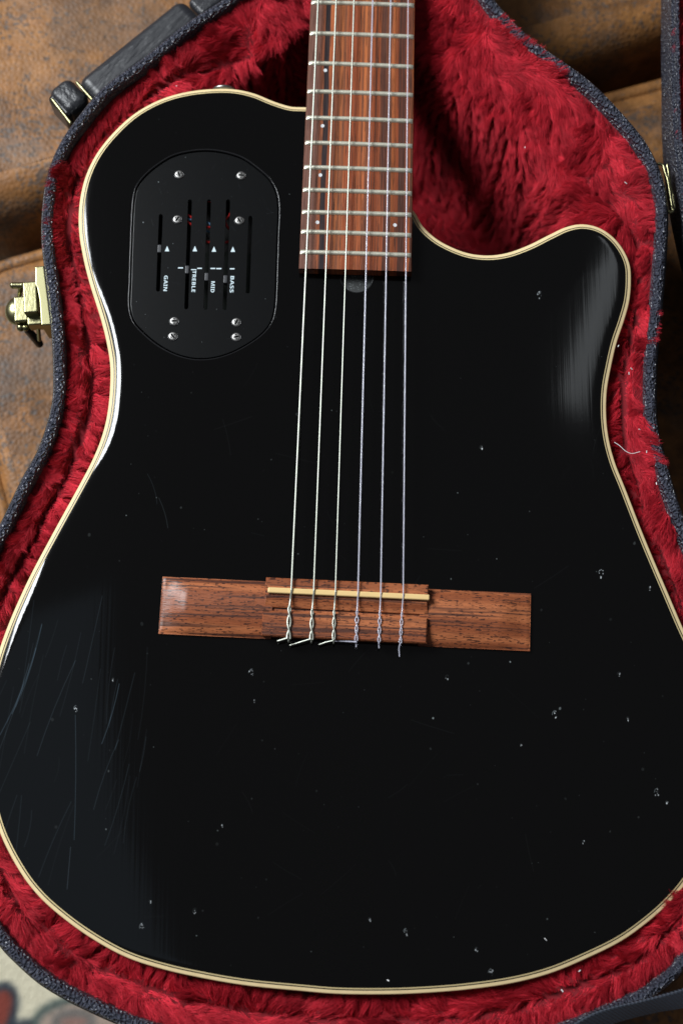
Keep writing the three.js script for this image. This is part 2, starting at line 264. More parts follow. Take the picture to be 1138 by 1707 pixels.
{
  // lacquer: black with chips, dents and fine scratches
  const C = document.createElement('canvas'); C.width = 1700; C.height = 2048; const x = C.getContext('2d');
  const W = inkB[2] - inkB[0], H = inkB[3] - inkB[1], T = (px, py) => { const p = at(px, py, 0); return [(p.x - inkB[0]) / W * C.width, (p.z - inkB[1]) / H * C.height]; };
  x.fillStyle = 'rgb(5,5,5)'; x.fillRect(0, 0, C.width, C.height); x.lineCap = 'round';
  const line = (px, py, qx, qy, bend, w, col) => { const [a, b] = T(px, py), [c, d] = T(qx, qy); x.beginPath(); x.moveTo(a, b); x.quadraticCurveTo((a + c) / 2 + bend, (b + d) / 2, c, d); x.lineWidth = w; x.strokeStyle = col; x.stroke(); };
  // long hair scratches of the lower bout
  for (let i = 0; i < 34; i++) { const px = 10 + rnd() * 240, py = 980 + rnd() * 380, l = 40 + rnd() * 130, k = 0.1 + rnd() * 0.35; line(px, py, px - l * k, py + l, (rnd() - 0.5) * 16, 0.9 + rnd(), `rgba(120,150,170,${0.06 + rnd() * 0.16})`); }
  line(126, 1192, 124, 1400, 4, 1.6, 'rgba(110,140,160,0.30)'); line(199, 1140, 170, 1240, 6, 1.6, 'rgba(120,150,170,0.35)'); line(70, 1040, 0, 1225, 20, 2, 'rgba(110,140,165,0.3)'); line(60, 1080, 20, 1190, 10, 1.4, 'rgba(120,150,170,0.3)'); line(118, 1412, 112, 1482, 0, 1.5, 'rgba(130,150,170,0.3)'); line(265, 830, 280, 880, 6, 1.3, 'rgba(120,140,150,0.25)'); line(246, 790, 262, 840, 8, 1.2, 'rgba(120,140,150,0.2)'); line(660, 1010, 700, 960, 4, 1, 'rgba(120,140,150,0.12)');
  for (let i = 0; i < 40; i++) { const px = 200 + rnd() * 800, py = 640 + rnd() * 900, l = 20 + rnd() * 60, a = rnd() * 6.3; line(px, py, px + l * Math.cos(a), py + l * Math.sin(a), (rnd() - 0.5) * 14, 0.8, `rgba(130,145,150,${0.04 + rnd() * 0.08})`); }
  // specks
  for (let i = 0; i < 300; i++) { const [a, b] = T(20 + rnd() * 1100, 190 + rnd() * 1440), r = 0.7 + Math.pow(rnd(), 5) * 2.4; x.fillStyle = `rgba(190,205,205,${0.08 + rnd() * rnd() * 0.6})`; x.beginPath(); x.ellipse(a, b, r, r * (0.7 + rnd() * 0.6), rnd() * 3, 0, 7); x.fill(); }
  // dents that broke the lacquer: pale crescents and flecks
  const dents = [[801, 746, 5], [898, 491, 8], [1000, 956, 9], [418, 1121, 8], [126, 1181, 6], [923, 1190, 7], [868, 1242, 3], [236, 1545, 7], [744, 1129, 5], [1030, 1124, 5], [1045, 1198, 4], [1093, 1320, 7], [817, 1622, 8], [793, 1582, 4], [675, 1553, 6], [424, 1168, 3], [188, 1132, 3], [615, 1533, 4], [971, 1403, 3], [324, 1518, 5], [250, 1503, 3], [370, 1376, 3], [640, 1010, 3], [1110, 1338, 4], [945, 1640, 3], [1082, 980, 4]];
  for (const [px, py, s] of dents) {
    const [a, b] = T(px, py), k = s * 0.92;
    x.lineWidth = 1.3; x.strokeStyle = `rgba(190,205,210,${s > 5 ? 0.5 : 0.15})`; x.beginPath(); x.ellipse(a, b, k * 0.55, k, 0.15 + rnd() * 0.4, 2.4 + rnd(), 4.6 + rnd() * 0.5); x.stroke();
    x.strokeStyle = 'rgba(150,165,175,0.12)'; x.beginPath(); x.ellipse(a + 1, b, k * 0.5, k * 0.95, 0.2, -1, 0.7); x.stroke();
    for (let q = 0; q < s * 0.8; q++) { x.fillStyle = `rgba(225,232,235,${0.4 + rnd() * 0.6})`; x.fillRect(a + (rnd() - 0.5) * k * 1.1, b + (rnd() - 0.5) * k * 2, 0.8 + rnd() * 1.6, 1 + rnd() * 2.4); }
  }
  const map = new THREE.CanvasTexture(C); map.colorSpace = THREE.SRGBColorSpace; map.magFilter = THREE.LinearFilter;
  // the wood's grain telegraphs through the lacquer as faint lengthwise ripples
  const ripple = dataTex(1536, 128, (u, v) => { const q = u * 330; return 0.65 * vnoise(q, v * 5, 3) + 0.4 * vnoise(q * 2.3, v * 9, 8) + 0.12 * vnoise(u * 40, v * 60, 9) + 2.2 * vnoise(u * 30, v * 2, 6); });
  const lacquer = phy({ map, bumpMap: ripple, bumpScale: 0.0000085, roughness: 0.075, specularIntensity: 1, ior: 1.5 });
    part(G, 'body_top', sheet((x, z) => Math.min(fBody(x, z) - EDGE, (x > -0.149 && x < -0.001 && z > -0.249 && z < -0.051) ? -(fPlate(x, z) + 0.0009) : 1, rodMask(x, z)), -0.24, -0.28, 0.24, 0.33, 0.0018, topH, topUV), lacquer);
  // edge: purfling lines, cream binding, sides
  const eh = -0.0005 - 0.0007, Y = d => eh - 0.00042 * (EDGE - d) / 0.001;            // the roll carries on outwards
  const black = phy({ color: lin(0.006, 0.006, 0.006), roughness: 0.2 });
  const cream = phy({ map: colorTex(512, 16, (u, v, i, j) => { const n = fbm(u * 60, v * 2, 3, 4); return [0.72 + 0.1 * n, 0.56 + 0.09 * n, 0.30 + 0.07 * n]; }, 6, 1), roughness: 0.5, specularIntensity: 0.5 });
  const pale = phy({ color: lin(0.62, 0.5, 0.26), roughness: 0.5, specularIntensity: 0.5 });
  const ring = (a, b, up = 0) => sweep(body, [[-b, Y(b) + up], [-(a + b) / 2, Y((a + b) / 2) + up + 0.00003], [-a, Y(a) + up]]);
  part(G, 'edge_line', ring(0.0032, 0.0039, 0.0001), black);
  part(G, 'purfling', ring(0.0026, 0.0033, 0.00016), pale);
  part(G, 'purfling_line', ring(0.0020, 0.00265, 0.0001), black);
  const bp = [[-0.0021, Y(0.0021) + 0.0001]]; for (let k = 0; k <= 6; k++) { const an = Math.PI / 2 * k / 6; bp.push([-0.0009 + 0.0009 * Math.sin(an), Y(0.0009) - 0.0009 + 0.0011 * Math.cos(an)]); }
  bp.push([0, -0.0085]);
  part(G, 'binding', sweep(body, bp.slice().reverse().map(p => p).reverse()), cream);
  part(G, 'body_side', sweep(body, [[-0.0001, -0.0084], [-0.0001, -0.06], [-0.004, -0.066]]), black);
  part(G, 'body_back', sheet((x, z) => fBody(x, z) - 0.003, -0.24, -0.28, 0.24, 0.33, 0.006, () => -0.066), black);
}
// control plate
{
  const dark = std({ color: lin(0.004, 0.004, 0.004), roughness: 0.6 });
  const gloss = phy({ color: lin(0.012, 0.012, 0.013), roughness: 0.16 });
  part(G, 'cavity_rim', sweep(plateOutline, [[0.0015, -0.0002], [0.00125, 0.00006], [0.0010, 0.00004], [0.0007, -0.0002], [0.0005, -0.0007], [0.0004, -0.016]]), gloss);
  part(G, 'cavity_floor', sheet((x, z) => fPlate(x, z) + 0.001, -0.149, -0.249, -0.001, -0.051, 0.003, () => -0.0155), dark);
  const board = new THREE.BoxGeometry(0.062, 0.0016, 0.05); { const p = at(335, 490, -0.013); board.rotateY(-0.04); board.translate(p.x, -0.0135, p.z); }
  part(G, 'circuit_board', board, std({ color: lin(0.012, 0.02, 0.014), roughness: 0.5 }));
  const H = -0.0006, shape = new THREE.Shape(plateOutline.map(p => new THREE.Vector2(p.x, -p.z)));
  const slots = [[268.4, 356, 263.5, 487], [316.9, 331.5, 310.5, 516.5], [348.6, 331.5, 342.5, 517.4], [380.4, 331.5, 374.2, 518], [417.5, 359, 412.8, 490]];
  for (const [x0, y0, x1, y1] of slots) {
    const a = at(x0, y0, H), b = at(x1, y1, H), r = 0.0014, an = Math.atan2(b.z - a.z, b.x - a.x), h = new THREE.Path(), pts = [];
    for (let k = 0; k <= 8; k++) { const t = an + Math.PI / 2 + Math.PI * k / 8; pts.push(new THREE.Vector2(a.x + r * Math.cos(t) + r * Math.cos(an), -(a.z + r * Math.sin(t) + r * Math.sin(an)))); }
    for (let k = 0; k <= 8; k++) { const t = an - Math.PI / 2 + Math.PI * k / 8; pts.push(new THREE.Vector2(b.x + r * Math.cos(t) - r * Math.cos(an), -(b.z + r * Math.sin(t) - r * Math.sin(an)))); }
    h.setFromPoints(pts); h.closePath(); shape.holes.push(h);
  }
  const g = new THREE.ExtrudeGeometry(shape, { depth: 0.0012, bevelEnabled: true, bevelThickness: 0.0003, bevelSize: 0.0003, bevelOffset: -0.0003, bevelSegments: 2 });
  const b0 = at(218, 252, H), b1 = at(463, 597, H), xs = plateOutline.map(p => p.x), zs = plateOutline.map(p => p.z), X0 = Math.min(...xs), X1 = Math.max(...xs), Z0 = Math.min(...zs), Z1 = Math.max(...zs);
  const P = g.attributes.position, uv = g.attributes.uv; for (let i = 0; i < P.count; i++) uv.setXY(i, (P.getX(i) - X0) / (X1 - X0), 1 - (-P.getY(i) - Z0) / (Z1 - Z0));
  g.rotateX(-Math.PI / 2); g.translate(0, H - 0.0015, 0);
  const C = document.createElement('canvas'); C.width = 800; C.height = 1160; const x = C.getContext('2d');
  const T = (zx, zy) => { const p = at(200 + zx / 4.064, 230 + zy / 4.064, H); return [(p.x - X0) / (X1 - X0) * C.width, (p.z - Z0) / (Z1 - Z0) * C.height]; };
  x.fillStyle = 'rgb(8,9,10)'; x.fillRect(0, 0, C.width, C.height);
  for (let i = 0; i < 420; i++) { x.fillStyle = `rgba(180,190,200,${rnd() * 0.16})`; const r = 0.6 + rnd() * rnd() * 2.4; x.beginPath(); x.arc(rnd() * 800, rnd() * 1160, r, 0, 7); x.fill(); }
  for (let i = 0; i < 46; i++) { const [a, b] = T(110 + rnd() * 900, 150 + rnd() * 1250); x.strokeStyle = `rgba(160,170,180,${0.05 + rnd() * 0.15})`; x.lineWidth = 0.8 + rnd(); x.beginPath(); x.moveTo(a, b); x.lineTo(a + (rnd() - 0.5) * 90, b + (rnd() - 0.5) * 90); x.stroke(); }
  for (const [a, b, r] of [[158, 572, 8], [262, 298, 7], [113, 1108, 4], [445, 130, 4], [300, 1350, 4], [555, 1382, 4], [172, 1195, 4], [655, 1160, 4], [985, 1090, 4], [360, 715, 5], [325, 880, 4]]) { const [p, q] = T(a, b); x.fillStyle = 'rgba(190,200,205,0.5)'; x.beginPath(); x.arc(p, q, r * 0.5, 0, 7); x.fill(); }
  x.fillStyle = 'rgb(205,222,228)';
  for (const [a, b] of [[320, 750], [508, 750], [637, 753], [765, 754]]) { const [p, q] = T(a, b); x.beginPath(); x.moveTo(p, q - 16); x.lineTo(p + 13, q + 15); x.lineTo(p - 13, q + 15); x.fill(); }
  const dash = (a, b, w, h) => { const [p, q] = T(a, b); x.fillRect(p - w / 2, q - h / 2, w, h); };
  dash(411, 880, 28, 7); dash(540, 883, 26, 7); dash(630, 884, 27, 7); dash(670, 885, 29, 7); dash(500, 892, 30, 6); dash(760, 886, 26, 7);
  x.font = 'bold 31px sans-serif'; x.textBaseline = 'middle'; x.textAlign = 'center';
  const word = (s, a, b, len) => { const [p, q] = T(a, b), L = T(a, b + len)[1] - q; x.save(); x.translate(p, q); x.rotate(Math.PI / 2 + 0.03); const w = x.measureText(s).width; x.scale(L / w, 0.92); x.fillText(s, 0, 0); x.restore(); };
  word('GAIN', 310, 985, 112); word('TREBLE', 501, 972, 150); word('MID', 629, 1008, 82); word('BASS', 759, 990, 120);
  const map = new THREE.CanvasTexture(C); map.colorSpace = THREE.SRGBColorSpace; map.magFilter = THREE.LinearFilter;
  const plate = part(G, 'control_plate', g, phy({ map, roughness: 0.22, specularIntensity: 0.7 }));
  // pan head cross screws, one shape for all
  const E = new Evaluator(), hm = std({ color: lin(0.30, 0.295, 0.285), metalness: 1, roughness: 0.42 });
  const headG = new THREE.LatheGeometry([[0, 0.0005], [0.0010, 0.00048], [0.0018, 0.0004], [0.00225, 0.0002], [0.0025, -0.0001], [0.0023, -0.0006], [0, -0.0006]].map(p => new THREE.Vector2(...p)).reverse(), 20);
  let b = new Brush(headG, hm); b.updateMatrixWorld();
  const cross = mergeGeometries([new THREE.BoxGeometry(0.0026, 0.0014, 0.0006), new THREE.BoxGeometry(0.0006, 0.0014, 0.0026)]);
  for (const r of [0, Math.PI / 2]) { const cb = new Brush(new THREE.BoxGeometry(0.0031, 0.0016, 0.001), hm); cb.rotation.y = r; cb.position.y = 0.0003; cb.updateMatrixWorld(); b = E.evaluate(b, cb, SUBTRACTION); b.updateMatrixWorld(); }
  const sg = b.geometry; sg.clearGroups();
  const washer = new THREE.TorusGeometry(0.00255, 0.00025, 6, 22); washer.rotateX(Math.PI / 2);
  const wm = phy({ color: lin(0.01, 0.01, 0.011), roughness: 0.2 });
  [[298.4, 289.8], [401.8, 291.5], [295.5, 364.6], [398.8, 366.6], [290.3, 534.6], [393.9, 536.3], [288.1, 559.7], [393.7, 561]].forEach(([px, py], i) => {
    const p = at(px, py, 0.0004); p.y = H + 0.0003;
    const s = placed(plate, 'screw', sg, hm, p, i * 1.1 + 0.35);
    const w = new THREE.Mesh(washer, wm); w.name = numbered('countersink'); w.position.copy(s.position).setY(s.position.y - 0.0002); plate.add(w);
  });
  const thumb = new RoundedBoxGeometry(0.0021, 0.004, 0.0046, 2, 0.0004), tm = std({ color: lin(0.035, 0.036, 0.04), roughness: 0.35 });
  for (const [px, py] of [[266.4, 415], [312.2, 450], [344.7, 462], [376, 466]]) { const p = at(px, py, -0.001); p.y = -0.0022; placed(plate, 'slider_knob', thumb, tm, p, -0.03); }
  // wires that show through the slots
  const red = std({ color: lin(0.6, 0.02, 0.02), roughness: 0.4 }), blue = std({ color: lin(0.12, 0.25, 0.4), roughness: 0.4 }), blackW = std({ color: lin(0.01, 0.01, 0.01), roughness: 0.4 });
  const wire = (m, pts, r = 0.00075) => part(G, 'wire', tube(pts.map(([a, b, h]) => at(a, b, h)), r, 30, 6), m);
  wire(red, [[295, 350, -0.007], [314, 359, -0.0032], [332, 372, -0.005], [347, 379, -0.0030], [362, 376, -0.006], [378, 364, -0.0034], [392, 340, -0.008]]);
  wire(blue, [[300, 360, -0.008], [315, 366, -0.0034], [334, 368, -0.006], [348, 372.5, -0.0033], [370, 390, -0.008]]);
  wire(red, [[298, 366, -0.008], [316, 372, -0.0032], [330, 388, -0.008], [346, 404, -0.0032], [362, 402, -0.007], [377, 404, -0.0045], [392, 396, -0.009]]);
  wire(red, [[335, 332, -0.009], [347, 335, -0.006], [365, 345, -0.008], [379, 378, -0.005], [388, 385, -0.009]]);
  wire(blue, [[334, 376, -0.009], [347, 386, -0.0045], [360, 388, -0.009]], 0.0006);
  wire(blackW, [[330, 390, -0.01], [346, 394, -0.004], [362, 410, -0.009]]);
}
// truss rod access
{
  const dust = colorTex(128, 128, (u, v, i, j) => { const s = hash2(i >> 1, j >> 1, 9) > 0.965 && Math.abs(u - 0.5) < 0.3 ? 0.35 : 0; const n = 0.012 + 0.03 * fbm(u * 12, v * 12, 3, 3) + s; return [n * 0.9, n, n]; });
  const d = new THREE.CircleGeometry(rodR, 28); d.rotateX(-Math.PI / 2); d.translate(rodC.x, -0.0022, rodC.z);
  part(G, 'truss_rod_recess', d, std({ map: dust, roughness: 0.5 }));
  const c = []; for (let k = 0; k < 40; k++) c.push(v3(rodC.x + (rodR + 0.0004) * Math.cos(k / 40 * 6.2832), 0, rodC.z + (rodR + 0.0004) * Math.sin(k / 40 * 6.2832)));
  part(G, 'recess_lip', sweep(c, [[0.0005, -0.0001], [0.0002, 0.00008], [-0.0001, -0.0002], [-0.0005, -0.0016], [-0.0006, -0.003]]), phy({ color: lin(0.02, 0.021, 0.022), roughness: 0.2 }));
}
// fingerboard, neck, frets, dots
const FB = 0.0072, BOT = 457;                                      // top of the fingerboard above the body
const fbL = py => 518 - (518 - 498) * py / 445, fbR = py => 691.3 - (691.3 - 686) * py / 448;
const woodFn = (u, v) => {                                         // u across the board, v along it
  const w = u + 0.012 * (fbm(v * 5, 3, 3, 1) - 0.5) + 0.006 * (fbm(v * 30, u * 4, 3, 2) - 0.5);
  const band = fbm(w * 9, v * 0.7, 3, 11), streak = fbm(w * 46, v * 1.6, 3, 12), fine = fbm(w * 190, v * 9, 3, 13);
  let c = mix3([0.25, 0.058, 0.020], [0.46, 0.135, 0.042], sstep(0.3, 0.7, band));
  c = mix3([0.15, 0.065, 0.045], c, sstep(0.10, 0.17, w));                    // duller wood along the bass edge
  c = mix3(c, [0.07, 0.027, 0.018], 0.65 * sstep(0.52, 0.72, streak));
  c = mix3(c, [0.05, 0.02, 0.015], 0.75 * sstep(0.5, 0.72, w) * sstep(0.42, 0.62, streak));
  c = mix3(c, [0.007, 0.007, 0.011], 0.97 * sstep(0.031, 0.018, Math.abs(w - 0.185 - 0.015 * (fbm(v * 7, 9, 2, 4) - 0.5) * 2)));
  c = mix3(c, [0.04, 0.016, 0.01], 0.8 * sstep(0.62, 0.72, fbm(w * 240, v * 26, 2, 14)));
  const k = 0.7 + 0.6 * fine; return [c[0] * k, c[1] * k, c[2] * k];
};
const fbMap = colorTex(512, 1536, woodFn), fbMat = phy({ map: fbMap, roughness: 0.55, specularIntensity: 0.4, bumpMap: dataTex(512, 1024, (u, v) => fbm(u * 200, v * 24, 2, 14)), bumpScale: 0.00012 });
const fretY = [[-38, -33], [3.5, 8.8], [55, 61], [104.6, 111.3], [151.7, 158.2], [195.7, 201.6], [237.3, 243.1], [278.3, 284.1], [316, 322.2], [353, 358], [385.8, 392], [419.7, 425.3]];
for (let k = 0, y = -38, d = 43; y - d > -455 && k < 10; k++, d *= 1.035) { y -= d; fretY.unshift([y, y + 5]); }
{
  const prof = [], NS = 16;
  const rows = [-470, -300, -150, 0, 120, 240, 360, 440, 447], pos = [], uv = [], idx = [];
  const camber = s => -0.0005 * Math.pow(2 * s - 1, 2);
  const section = (py, last) => { const L = at(fbL(py), py, FB), R = at(fbR(py), py + 5.2, FB); return s => L.clone().lerp(R, s).add(v3(0, camber(s), 0)); };
  const cols = [[0, -1], [0, -0.06], [0.006, 0]]; for (let k = 1; k < NS; k++) cols.push([k / NS, 0]); cols.push([0.994, 0], [1, -0.06], [1, -1]);
  rows.forEach(py => { const f = section(py); cols.forEach(([s, d]) => { const p = f(s); pos.push(p.x, d < 0 ? (d === -1 ? 0.0002 : p.y - 0.0004) : p.y, p.z); uv.push(s, (py + 470) / 920); }); });
  const m = cols.length; for (let i = 0; i < rows.length - 1; i++) for (let k = 0; k < m - 1; k++) { const a = i * m + k, b = a + m; idx.push(a, b, a + 1, b, b + 1, a + 1); }
  // end face with a small round-over
  const base = pos.length / 3, f = section(447); cols.slice(1, -1).forEach(([s]) => { const p = f(s); pos.push(p.x, p.y - 0.0003, p.z + 0.0003, p.x, 0.0002, p.z + 0.0003); uv.push(s, 0.998, s, 0.97); });
  for (let k = 0; k < cols.length - 3; k++) { const a = base + 2 * k; idx.push(a, a + 1, a + 2, a + 2, a + 1, a + 3); }
  const g = new THREE.BufferGeometry(); g.setAttribute('position', new THREE.Float32BufferAttribute(pos, 3)); g.setAttribute('uv', new THREE.Float32BufferAttribute(uv, 2)); g.setIndex(idx);
  const gg = g.toNonIndexed(); gg.computeVertexNormals();
  part(G, 'fingerboard', gg, fbMat);
  // neck under the board
  const np = [], nu = [], ni = []; [-470, -300, 0, 200, 330].forEach((py, r) => { const L = at(fbL(py), py, FB), R = at(fbR(py), py + 5, FB); for (let k = 0; k <= 14; k++) { const t = Math.PI * k / 14, s = 0.5 - 0.5 * Math.cos(t), p = L.clone().lerp(R, 0.01 + 0.98 * s); np.push(p.x, 0.0003 - 0.019 * Math.sin(t), p.z); nu.push(s * 0.3, py / 500); } });
  for (let r = 0; r < 4; r++) for (let k = 0; k < 14; k++) { const a = r * 15 + k; ni.push(a, a + 1, a + 15, a + 15, a + 1, a + 16); }
  const ng = new THREE.BufferGeometry(); ng.setAttribute('position', new THREE.Float32BufferAttribute(np, 3)); ng.setAttribute('uv', new THREE.Float32BufferAttribute(nu, 2)); ng.setIndex(ni); ng.computeVertexNormals();
  part(G, 'neck', ng, phy({ color: lin(0.09, 0.035, 0.02), roughness: 0.4 }));
  const fm = std({ color: lin(0.66, 0.64, 0.52), metalness: 0.55, roughness: 0.38, bumpMap: dataTex(256, 32, (u, v) => fbm(u * 90, v * 3, 3, 5)), bumpScale: 0.0001 });
  for (const [y0, y1] of fretY) {
    const L = at(fbL(y0) + 1.5, y0, FB), R = at(fbR(y1) - 1.5, y1, FB), n = 14, w = 0.00135, h = 0.0012, ps = [], us = [], is = [], dz = [], q = R.clone().sub(L).normalize(), pr = [[-w, -0.0003], [-w, 0.0001], [-w * 0.72, h * 0.72], [-w * 0.3, h * 0.97], [w * 0.3, h * 0.97], [w * 0.72, h * 0.72], [w, 0.0001], [w, -0.0003]];
    for (let i = 0; i <= n; i++) { const s = i / n, p = L.clone().lerp(R, s), k = i === 0 || i === n ? 0.15 : 1; if (i === 1) p.lerp(L, 0.55); if (i === n - 1) p.lerp(R, 0.55); for (const [o, y] of pr) { ps.push(p.x - q.z * o, FB + camber(s) + (y > 0.0002 ? y * k : y), p.z + q.x * o); us.push(s, o / w); } }
    for (let i = 0; i < n; i++) for (let k = 0; k < 7; k++) { const a = i * 8 + k; is.push(a, a + 1, a + 8, a + 8, a + 1, a + 9); }
    const fg = new THREE.BufferGeometry(); fg.setAttribute('position', new THREE.Float32BufferAttribute(ps, 3)); fg.setAttribute('uv', new THREE.Float32BufferAttribute(us, 2)); fg.setIndex(is); fg.computeVertexNormals();
    part(G, 'fret', fg, fm);
  }
  const dot = new THREE.CylinderGeometry(0.00105, 0.00105, 0.0006, 16), dm = phy({ color: lin(0.72, 0.74, 0.76), roughness: 0.2 });
  for (const [px, py] of [[542, 117], [537.5, 209.6], [533.8, 291.6], [529, 370.4], [658, 375]]) { const p = at(px, py, FB); p.y = FB - 0.00018 + camber((px - fbL(py)) / (fbR(py) - fbL(py))); placed(G, 'marker_dot', dot, dm, p); }
}
// bridge
const bw = (u, v) => {                                            // grain runs along u
  const w = v + 0.02 * (fbm(u * 6, 2, 3, 31) - 0.5), s = fbm(u * 2.5, w * 26, 3, 32), f = fbm(u * 60, w * 60, 3, 33);
  let c = mix3([0.38, 0.125, 0.050], [0.24, 0.070, 0.028], sstep(0.35, 0.65, fbm(u * 1.5, w * 7, 3, 35)));
  c = mix3(c, [0.055, 0.025, 0.02], 0.85 * sstep(0.56, 0.72, s));
  c = mix3(c, [0.03, 0.014, 0.012], 0.85 * sstep(0.64, 0.74, fbm(u * 95, w * 70, 2, 36)));
  const k = 0.72 + 0.56 * f; return [c[0] * k, c[1] * k, c[2] * k];
};
const bridgeMap = colorTex(1536, 256, bw), bridgeBump = dataTex(1536, 256, (u, v) => fbm(u * 95, v * 70, 2, 36));
const bridgeMat = phy({ map: bridgeMap, bumpMap: bridgeBump, bumpScale: 0.00006, roughness: 0.36, specularIntensity: 0.6 });
const bTL = at(270.6, 961.4, 0.002), bTR = at(884, 990, 0.002), bBL = at(266, 1056.8, 0.002), bBR = at(881.6, 1084, 0.002);
const bC = bTL.clone().add(bTR).add(bBL).add(bBR).multiplyScalar(0.25), bAng = Math.atan2(bTR.z - bTL.z, bTR.x - bTL.x);
const bL = bTL.distanceTo(bTR), bD = bTL.distanceTo(bBL), toBridge = new THREE.Matrix4().makeRotationY(-bAng).setPosition(bC.x, 0, bC.z), inv = toBridge.clone().invert();
const bLoc = (px, py, h) => at(px, py, h).applyMatrix4(inv);
function bridgeBlock(rings, uvs = [bL, bD]) {                      // stacked rectangles [x0, x1, z0, z1, y] closed on top
  const pos = [], idx = [], put = p => { pos.push(...p); return pos.length / 3 - 1; }, R = rings.map(([x0, x1, z0, z1, y]) => [[x0, y, z0], [x1, y, z0], [x1, y, z1], [x0, y, z1]]);
  const quad = (a, b, c, d) => { const i = [a, b, c, d].map(put); idx.push(i[0], i[1], i[2], i[0], i[2], i[3]); };
  for (let k = 0; k < R.length - 1; k++) for (let s = 0; s < 4; s++) { const t = (s + 1) % 4; quad(R[k][t], R[k][s], R[k + 1][s], R[k + 1][t]); }
  const T = R[R.length - 1]; quad(T[3], T[2], T[1], T[0]);
  const g = new THREE.BufferGeometry(), uv = []; for (let i = 0; i < pos.length; i += 3) uv.push(pos[i] / uvs[0] + 0.5, -(pos[i + 2] - pos[i + 1]) / uvs[1] * 1 + 0.5);
  g.setAttribute('position', new THREE.Float32BufferAttribute(pos, 3)); g.setAttribute('uv', new THREE.Float32BufferAttribute(uv, 2)); g.setIndex(idx);
  const n = g.toNonIndexed(); n.computeVertexNormals(); n.applyMatrix4(toBridge); return n;
}
// a bridge wing: a slab whose top swells from thin edges, hollowed towards its outer end
function wing(x0, x1, end) {
  const nx = 48, nz = 20, pos = [], uv = [], idx = [], top = 0.0021;
  for (let j = 0; j <= nz; j++) for (let i = 0; i <= nx; i++) {
    const x = lerp(x0, x1, i / nx), q = 2 * j / nz - 1, z = q * bD / 2, d = end < 0 ? x - x0 : x1 - x, t = clamp(d / 0.017, 0, 1), edge = Math.min(d, bD / 2 - Math.abs(z));
    const ridge = 1 - Math.pow(Math.abs(q), 2.4), slope = clamp(t * 1.25 - Math.max(0, Math.abs(q + 0.1) - 0.35) * 0.35, 0, 1);
    pos.push(x, top + 0.0036 * ridge * (end < 0 ? sstep(0, 1.15, slope) * 1.15 : sstep(0, 1, t)) - 0.0006 * Math.pow(clamp(1 - edge / 0.0011, 0, 1), 2), z); uv.push(x / bL + 0.5, -z / bD + 0.5);
  }
  for (let j = 0; j < nz; j++) for (let i = 0; i < nx; i++) { const a = j * (nx + 1) + i, b = a + nx + 1; idx.push(a, b, a + 1, b, b + 1, a + 1); }
  const g = new THREE.BufferGeometry(); g.setAttribute('position', new THREE.Float32BufferAttribute(pos, 3)); g.setAttribute('uv', new THREE.Float32BufferAttribute(uv, 2)); g.setIndex(idx); g.computeVertexNormals(); g.applyMatrix4(toBridge);
  const s = bridgeBlock([[x0, x1, -bD / 2, bD / 2, 0.0002], [x0, x1, -bD / 2, bD / 2, 0.0017], [x0 + 0.0002, x1 - 0.0002, -bD / 2 + 0.0002, bD / 2 - 0.0002, 0.00172]]);
  return mergeGeometries([g.toNonIndexed(), s]);
}
const cx0 = bLoc(443.5, 965, 0.008).x, cx1 = bLoc(714, 979, 0.008).x, SAD = 0.0098;
{
  const x0 = -bL / 2, x1 = bL / 2, z0 = -bD / 2, z1 = bD / 2, c = 0.0006;
  const bridge = part(G, 'bridge', mergeGeometries([
    wing(x0, cx0 + 0.004, -1), wing(cx1 - 0.004, x1, 1),
    bridgeBlock([[cx0 - 0.0005, cx1 + 0.0005, z0 + 0.0012, z1 - 0.001, 0.0003], [cx0 - 0.0005, cx1 + 0.0005, z0 + 0.0012, z1 - 0.001, 0.0046]])]), bridgeMat);
  const zf = bLoc(560, 970, 0.0085).z, zsT = bLoc(580, 985, 0.0085).z, zsB = bLoc(580, 995.5, 0.0085).z, zk0 = bLoc(577, 1023.5, 0.0085).z, zk1 = bLoc(575, 1066, 0.0085).z;
  const saddleBlock = mergeGeometries([
    bridgeBlock([[cx0, cx1, zf - 0.0008, zsT, 0.0045], [cx0, cx1, zf - 0.0008, zsT, 0.0078], [cx0 + c, cx1 - c, zf, zsT, 0.0084]]),
    bridgeBlock([[cx0, cx1, zsT, zsB + 0.0004, 0.0045], [cx0, cx1, zsT, zsB + 0.0004, 0.0076]]),
    bridgeBlock([[cx0, cx1, zsB + 0.0004, zk0 - 0.002, 0.0045], [cx0, cx1, zsB + 0.0004, zk0 - 0.0022, 0.0058], [cx0 + c, cx1 - c, zsB + 0.0005, zsB + 0.0012, 0.0077]])]);
  part(bridge, 'saddle_block', saddleBlock, bridgeMat);
  part(bridge, 'tie_block', bridgeBlock([[cx0 - 0.0008, cx1, zk0, zk1, 0.0045], [cx0 - 0.0008, cx1, zk0, zk1, 0.0079], [cx0 - 0.0008 + c, cx1 - c, zk0 + c, zk1 - c, 0.0085]]), bridgeMat);
  const hg = new THREE.CylinderGeometry(0.0007, 0.0007, 0.0006, 10); hg.rotateX(Math.PI / 2);
  const sL = bLoc(446, 983.3, SAD), sR = bLoc(716, 995.5, SAD), sw = 0.0015;
  const sg = new RoundedBoxGeometry(sR.x - sL.x, 0.006, sw * 2, 4, 0.0008); sg.translate((sL.x + sR.x) / 2, SAD - 0.003, (sL.z + sR.z) / 2); sg.applyMatrix4(toBridge);
  part(G, 'saddle', sg, phy({ color: lin(0.78, 0.56, 0.25), roughness: 0.28, map: colorTex(256, 16, (u, v) => { const n = 0.85 + 0.3 * fbm(u * 12, v * 2, 3, 6); return [n, n, n]; }) }));
}
